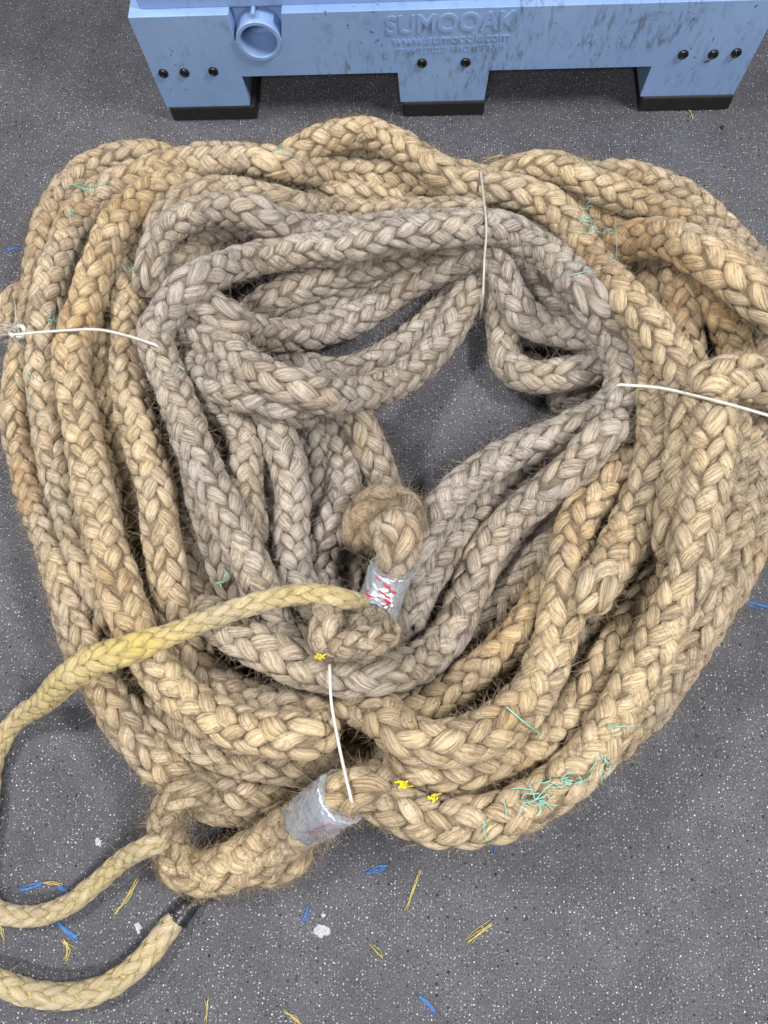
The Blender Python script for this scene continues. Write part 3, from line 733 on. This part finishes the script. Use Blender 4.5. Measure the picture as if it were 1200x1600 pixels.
yel('yellow fibre at the bottom edge left of centre', [(444, 1580), (458, 1590), (470, 1600)], 4)
yel('upright yellow fibre at the bottom left edge', [(322, 1592), (323, 1575), (324, 1562)], 2)
yel('yellow fibres by the top tie in front of the blue box', [(752, 253), (768, 247), (785, 241)], 3)
yel('yellow sliver on the floor in front of the right foot of the box', [(1076, 171), (1080, 178), (1084, 185)], 2)
yel('tiny yellow fibre under the lower duct tape', [(539, 1272), (543, 1286)], 2)
def chip(label, px, py, w, h, seed, m=CHIP, name='paint_chip', cat='chip', dens=1):
    rng = np.random.default_rng(seed); bm = bmesh.new(); c = at(px, py, 0)
    k = 16; ring = []
    for i in range(k):
        a = i / k * 6.283; f = 1 + rng.normal(0, 0.20)
        p = at(px + math.cos(a) * w / 2 * f, py + math.sin(a) * h / 2 * f, 0) - c; ring.append(bm.verts.new((p[0], p[1], 0.0004)))
    f = bm.faces.new(ring)
    if f.normal.z < 0: f.normal_flip()
    r = bmesh.ops.extrude_face_region(bm, geom=[f])
    for v in [v for v in r['geom'] if isinstance(v, bmesh.types.BMVert)]:
        v.co.z = 0.0022 + rng.uniform(0, 0.0008); v.co.x *= 0.9; v.co.y *= 0.9
    bmesh.ops.recalc_face_normals(bm, faces=bm.faces)
    o = link(name, bm_mesh(bm), m, smooth=False); o.location = (c[0], c[1], 0)
    tag(o, label, cat, 'white chips on the floor' if m is CHIP else None)
chip('largest white paint chip on the floor below the coil', 503, 1454, 26, 22, 1)
chip('tiny white chip just above the largest chip', 506, 1430, 8, 7, 2)
chip('white chip left of the black taped tip', 217, 1450, 10, 22, 3)
chip('white chip on the floor inside the loop of the thin line', 154, 1316, 11, 14, 4)
chip('dark crumb on the floor in front of the blue box', 1128, 200, 6, 6, 5, BLACK, 'crumb', 'crumb')

# ------------------------------------------------------------------ blue pallet box
pL = at(262, 172, 0.028); pR = at(1146, 148, 0.034)
ax = (pR - pL); BW = float(np.linalg.norm(ax)); ax /= BW
yaw = math.atan2(ax[1], ax[0]); inw = np.array([-ax[1], ax[0], 0])
Z0 = 0.034
box = empty('pallet_box', (pL[0], pL[1], 0), yaw)
tag(box, 'scuffed blue plastic pallet box on black feet standing behind the rope coil', 'pallet box')
DRAFT = math.tan(math.radians(1.6))        # walls lean outwards going up
def front(px, py):
    """photo pixel -> (u along the front, height) on the front wall plane"""
    d = ray(px, py); o = np.array([0, 0, CAM_H]) - pL
    # plane: (p - pL).inw = -(z-Z0)*DRAFT
    n = inw.copy(); n[2] = DRAFT
    oo = o.copy(); oo[2] = CAM_H - Z0
    t = -(oo @ n) / (d @ n); p = oo + d * t
    return float(p @ ax), float(p[2] + Z0)
def fp(u, z, out=0.0):   # local point on the front wall
    return Vector((u, -(z - Z0) * DRAFT - out, z))
DEPTH = 1.0; HT = 0.76
ZD = front(510, 117)[1]                     # deck underside
ZL = front(600, 16)[1]                      # ledge
uA1, _ = front(392, 171); uA2, _ = front(378, 121)
uB0, uB1 = front(626, 166)[0], front(756, 163)[0]
uC2, uC1 = front(1018, 103)[0], front(1000, 151)[0]
SIDE = DRAFT * 1.0
def wall_profile():
    sl = lambda z: (z - Z0) * SIDE
    return [(0, Z0), (uA1, Z0), (uA2, ZD), (uB0 - 0.004, ZD), (uB0, Z0), (uB1, Z0), (uB1 + 0.004, ZD), (uC2, ZD), (uC1, Z0), (BW, Z0),
            (BW + sl(ZL), ZL), (-sl(ZL), ZL)]
def prism(bm, pts, y0f, y1f):
    """profile in the front plane, swept into the depth"""
    a = [bm.verts.new(y0f(u, z)) for u, z in pts]; b = [bm.verts.new(y1f(u, z)) for u, z in pts]
    n = len(pts)
    bm.faces.new(a); bm.faces.new(list(reversed(b)))
    for i in range(n): bm.faces.new([a[(i + 1) % n], a[i], b[i], b[(i + 1) % n]])
bm = bmesh.new()
prism(bm, wall_profile(), lambda u, z: fp(u, z), lambda u, z: Vector((u, 0.11, z)))
bmesh.ops.recalc_face_normals(bm, faces=bm.faces)
skirt = link('front_skirt', bm_mesh(bm), BIN, box, smooth=False)
# pocket for the drain, cut out of the skirt
pc = [front(352, 8), front(441, 8), front(441, 66), (front(432, 62)[0], front(432, 62)[1]), front(375, 66), front(366, 70)]
uD, zD = front(404, 62); rD = front(404 + 35, 62)[0] - uD
bm = bmesh.new()
u0, u1 = front(353, 14)[0], front(441, 14)[0]; v0, v1 = front(367, 66)[0], front(440, 62)[0]
prism(bm, [(v0, zD - 0.003), (v1, zD + 0.002), (u1, ZL + 0.03), (u0, ZL + 0.03)], lambda u, z: fp(u, z, 0.05), lambda u, z: fp(u, z, -0.035))
bmesh.ops.recalc_face_normals(bm, faces=bm.faces)
cut1 = bpy.data.objects.new('cutter', bm_mesh(bm)); COL.objects.link(cut1); cut1.parent = box
bm = bmesh.new()
rI = rD * 0.80
k = 40
prism(bm, [(uD + rI * math.cos(i * 2 * math.pi / k), zD + rI * math.sin(i * 2 * math.pi / k)) for i in range(k)], lambda u, z: fp(u, z, 0.05), lambda u, z: fp(u, z, -0.085))
bmesh.ops.recalc_face_normals(bm, faces=bm.faces)
cut2 = bpy.data.objects.new('cutter', bm_mesh(bm)); COL.objects.link(cut2); cut2.parent = box
for cc in (cut1, cut2):
    md = skirt.modifiers.new('cut', 'BOOLEAN'); md.object = cc; md.operation = 'DIFFERENCE'; md.solver = 'EXACT'
bv = skirt.modifiers.new('bevel', 'BEVEL'); bv.width = 0.005; bv.segments = 3; bv.limit_method = 'ANGLE'; bv.angle_limit = math.radians(35)
bpy.context.view_layer.update()
dg = bpy.context.evaluated_depsgraph_get()
me = bpy.data.meshes.new_from_object(skirt.evaluated_get(dg))
skirt.modifiers.clear(); skirt.data = me
if not me.materials: me.materials.append(BIN)
for cc in (cut1, cut2): bpy.data.objects.remove(cc, do_unlink=True)
# tube of the drain with its rib
bm = bmesh.new(); k = 48
def ringp(rad, out): return [bm.verts.new(fp(uD + rad * math.cos(i * 2 * math.pi / k), zD + rad * math.sin(i * 2 * math.pi / k), out)) for i in range(k)]
rs = [ringp(rD, -0.045), ringp(rD, 0.003), ringp(rD * 0.97, 0.006), ringp(rD * 0.83, 0.006), ringp(rI, 0.003), ringp(rI * 0.97, -0.082)]
for a, b in zip(rs, rs[1:]):
    for i in range(k): bm.faces.new([a[i], a[(i + 1) % k], b[(i + 1) % k], b[i]])
bm.faces.new(rs[-1])
bmesh.ops.recalc_face_normals(bm, faces=bm.faces)
port = link('drain_port', bm_mesh(bm), BIN, box, smooth=False)
def boxm(u0, u1, z0, z1, o0, o1, bev=0.002):
    bm = bmesh.new()
    prism(bm, [(u0, z0), (u1, z0), (u1, z1), (u0, z1)], lambda u, z: fp(u, z, o1), lambda u, z: fp(u, z, o0))
    bmesh.ops.recalc_face_normals(bm, faces=bm.faces)
    if bev: bmesh.ops.bevel(bm, geom=list(bm.edges), offset=bev, segments=2, affect='EDGES', profile=0.5)
    return bm_mesh(bm)
ur = front(395, 30)[0]
link('rib', boxm(ur - 0.0035, ur + 0.0035, zD + rD * 0.98, ZL + 0.0, -0.034, -0.002), BIN, port, smooth=False)
# upper walls, set back behind the ledge, and the other sides
def wallbox(a, b, c, d, z0, z1, name):   # plan quad a..d at z0; flared at z1 by draft
    pass
bm = bmesh.new()
SET = 0.018; TH = 0.03
def ringz(z, ins):
    e = (z - Z0) * DRAFT
    return [bm.verts.new((-e + ins, -e + ins, z)), bm.verts.new((BW + e - ins, -e + ins, z)), bm.verts.new((BW + e - ins, DEPTH + e - ins, z)), bm.verts.new((-e + ins, DEPTH + e - ins, z))]
ch = [ringz(ZL - 0.004, SET), ringz(HT, SET), ringz(HT, SET - 0.02), ringz(HT + 0.03, SET - 0.02), ringz(HT + 0.03, SET + TH), ringz(ZD + 0.05, SET + TH)]
for a, b in zip(ch, ch[1:]):
    for i in range(4): bm.faces.new([a[i], a[(i + 1) % 4], b[(i + 1) % 4], b[i]])
bm.faces.new(ch[-1]); bm.faces.new(list(reversed(ch[0])))
bmesh.ops.recalc_face_normals(bm, faces=bm.faces)
bmesh.ops.bevel(bm, geom=[e for e in bm.edges], offset=0.006, segments=3, affect='EDGES', profile=0.5)
link('container', bm_mesh(bm), BIN, box, smooth=False)
# deck, side and back skirts
def rawbox(x0, x1, y0, y1, z0, z1, bev=0.005):
    bm = bmesh.new(); bmesh.ops.create_cube(bm, size=1)
    for v in bm.verts: v.co = Vector(((x0 + x1) / 2 + v.co.x * (x1 - x0), (y0 + y1) / 2 + v.co.y * (y1 - y0), (z0 + z1) / 2 + v.co.z * (z1 - z0)))
    if bev: bmesh.ops.bevel(bm, geom=list(bm.edges), offset=bev, segments=2, affect='EDGES', profile=0.5)
    return bm_mesh(bm)
link('deck', rawbox(0.004, BW - 0.004, 0.112, DEPTH - 0.004, ZD + 0.004, ZL - 0.008), BIN, box, smooth=False)
for (a, b) in ((0.0, uA1), (uB0, uB1), (uC1, BW)):
    for (y0, y1) in ((DEPTH * 0.45, DEPTH * 0.58), (DEPTH - 0.12, DEPTH)):
        link('foot', rawbox(a + 0.003, b - 0.003, y0, y1, Z0, ZD + 0.006), BIN, box, smooth=False)
    bm = bmesh.new()
    me = rawbox(a + 0.004, b + (0.010 if b < BW * 0.3 else 0.002) - (0.0), -0.004 if a > 0.01 else -0.002, DEPTH, 0.001, Z0 + 0.001, 0.004)
    link('runner', me, BLACK, box, smooth=False)
# rivets
for px, py in ((255, 114), (288, 113), (333, 111), (659, 98), (727, 97), (1067, 84.5), (1114, 84), (1150, 82)):
    u, z = front(px, py); bm = bmesh.new(); k = 24
    prof = [(0.0095, 0.0), (0.0095, 0.003), (0.0078, 0.0048), (0.0060, 0.0040), (0.0052, 0.0022), (0.0030, 0.0022), (0.0022, 0.0032)]
    rings = [[bm.verts.new(fp(u + r_ * math.cos(i * 2 * math.pi / k), z + r_ * math.sin(i * 2 * math.pi / k), o_)) for i in range(k)] for r_, o_ in prof]
    for a, b in zip(rings, rings[1:]):
        for i in range(k): bm.faces.new([a[i], a[(i + 1) % k], b[(i + 1) % k], b[i]])
    bm.faces.new(rings[-1]); bmesh.ops.recalc_face_normals(bm, faces=bm.faces)
    link('rivet', bm_mesh(bm), RIVET, box, smooth=False)
# raised lettering moulded into the skirt
def lettering(text, px0, py0, px1, py1, top_py, bold=0.0, relief=0.0016):
    cu = bpy.data.curves.new('lettering', 'FONT'); cu.body = text; cu.size = 1; cu.extrude = 0.5; cu.offset = bold; cu.resolution_u = 4
    ob = bpy.data.objects.new('lettering', cu); COL.objects.link(ob)
    bpy.context.view_layer.update(); dg = bpy.context.evaluated_depsgraph_get()
    me = bpy.data.meshes.new_from_object(ob.evaluated_get(dg)); bpy.data.objects.remove(ob, do_unlink=True)
    co = np.zeros(len(me.vertices) * 3); me.vertices.foreach_get('co', co); co = co.reshape(-1, 3)
    lo, hi = co.min(0), co.max(0)
    ua, za = front(px0, py0); ub, zb = front(px1, py1); zt = front((px0 + px1) / 2, top_py)[1]; H = zt - (za + zb) / 2
    out = []
    for x, y, z in co:
        f = (x - lo[0]) / (hi[0] - lo[0]); g = (y - lo[1]) / (hi[1] - lo[1]); h = (z - lo[2]) / (hi[2] - lo[2])
        ins = 0.0
        out.append(fp(ua + (ub - ua) * f, za + (zb - za) * f + H * g, -0.001 + (relief + 0.001) * h))
    me.vertices.foreach_set('co', np.array([tuple(v) for v in out]).ravel()); me.update()
    me.materials.clear()
    return link('lettering', me, BIN, box, smooth=False)
lettering('SUMOOAK', 603, 54, 806, 45, 20, 0.02, 0.0018)
lettering('www.sumoodk.com', 613, 71, 795, 63, 53, 0.012, 0.0014)
lettering('ESPA\u00d1A: 93 2 21 22 23 \u00b7 FRANCE: 01 53 75 34 95', 619, 85, 787, 77, 70, 0.006, 0.0010)
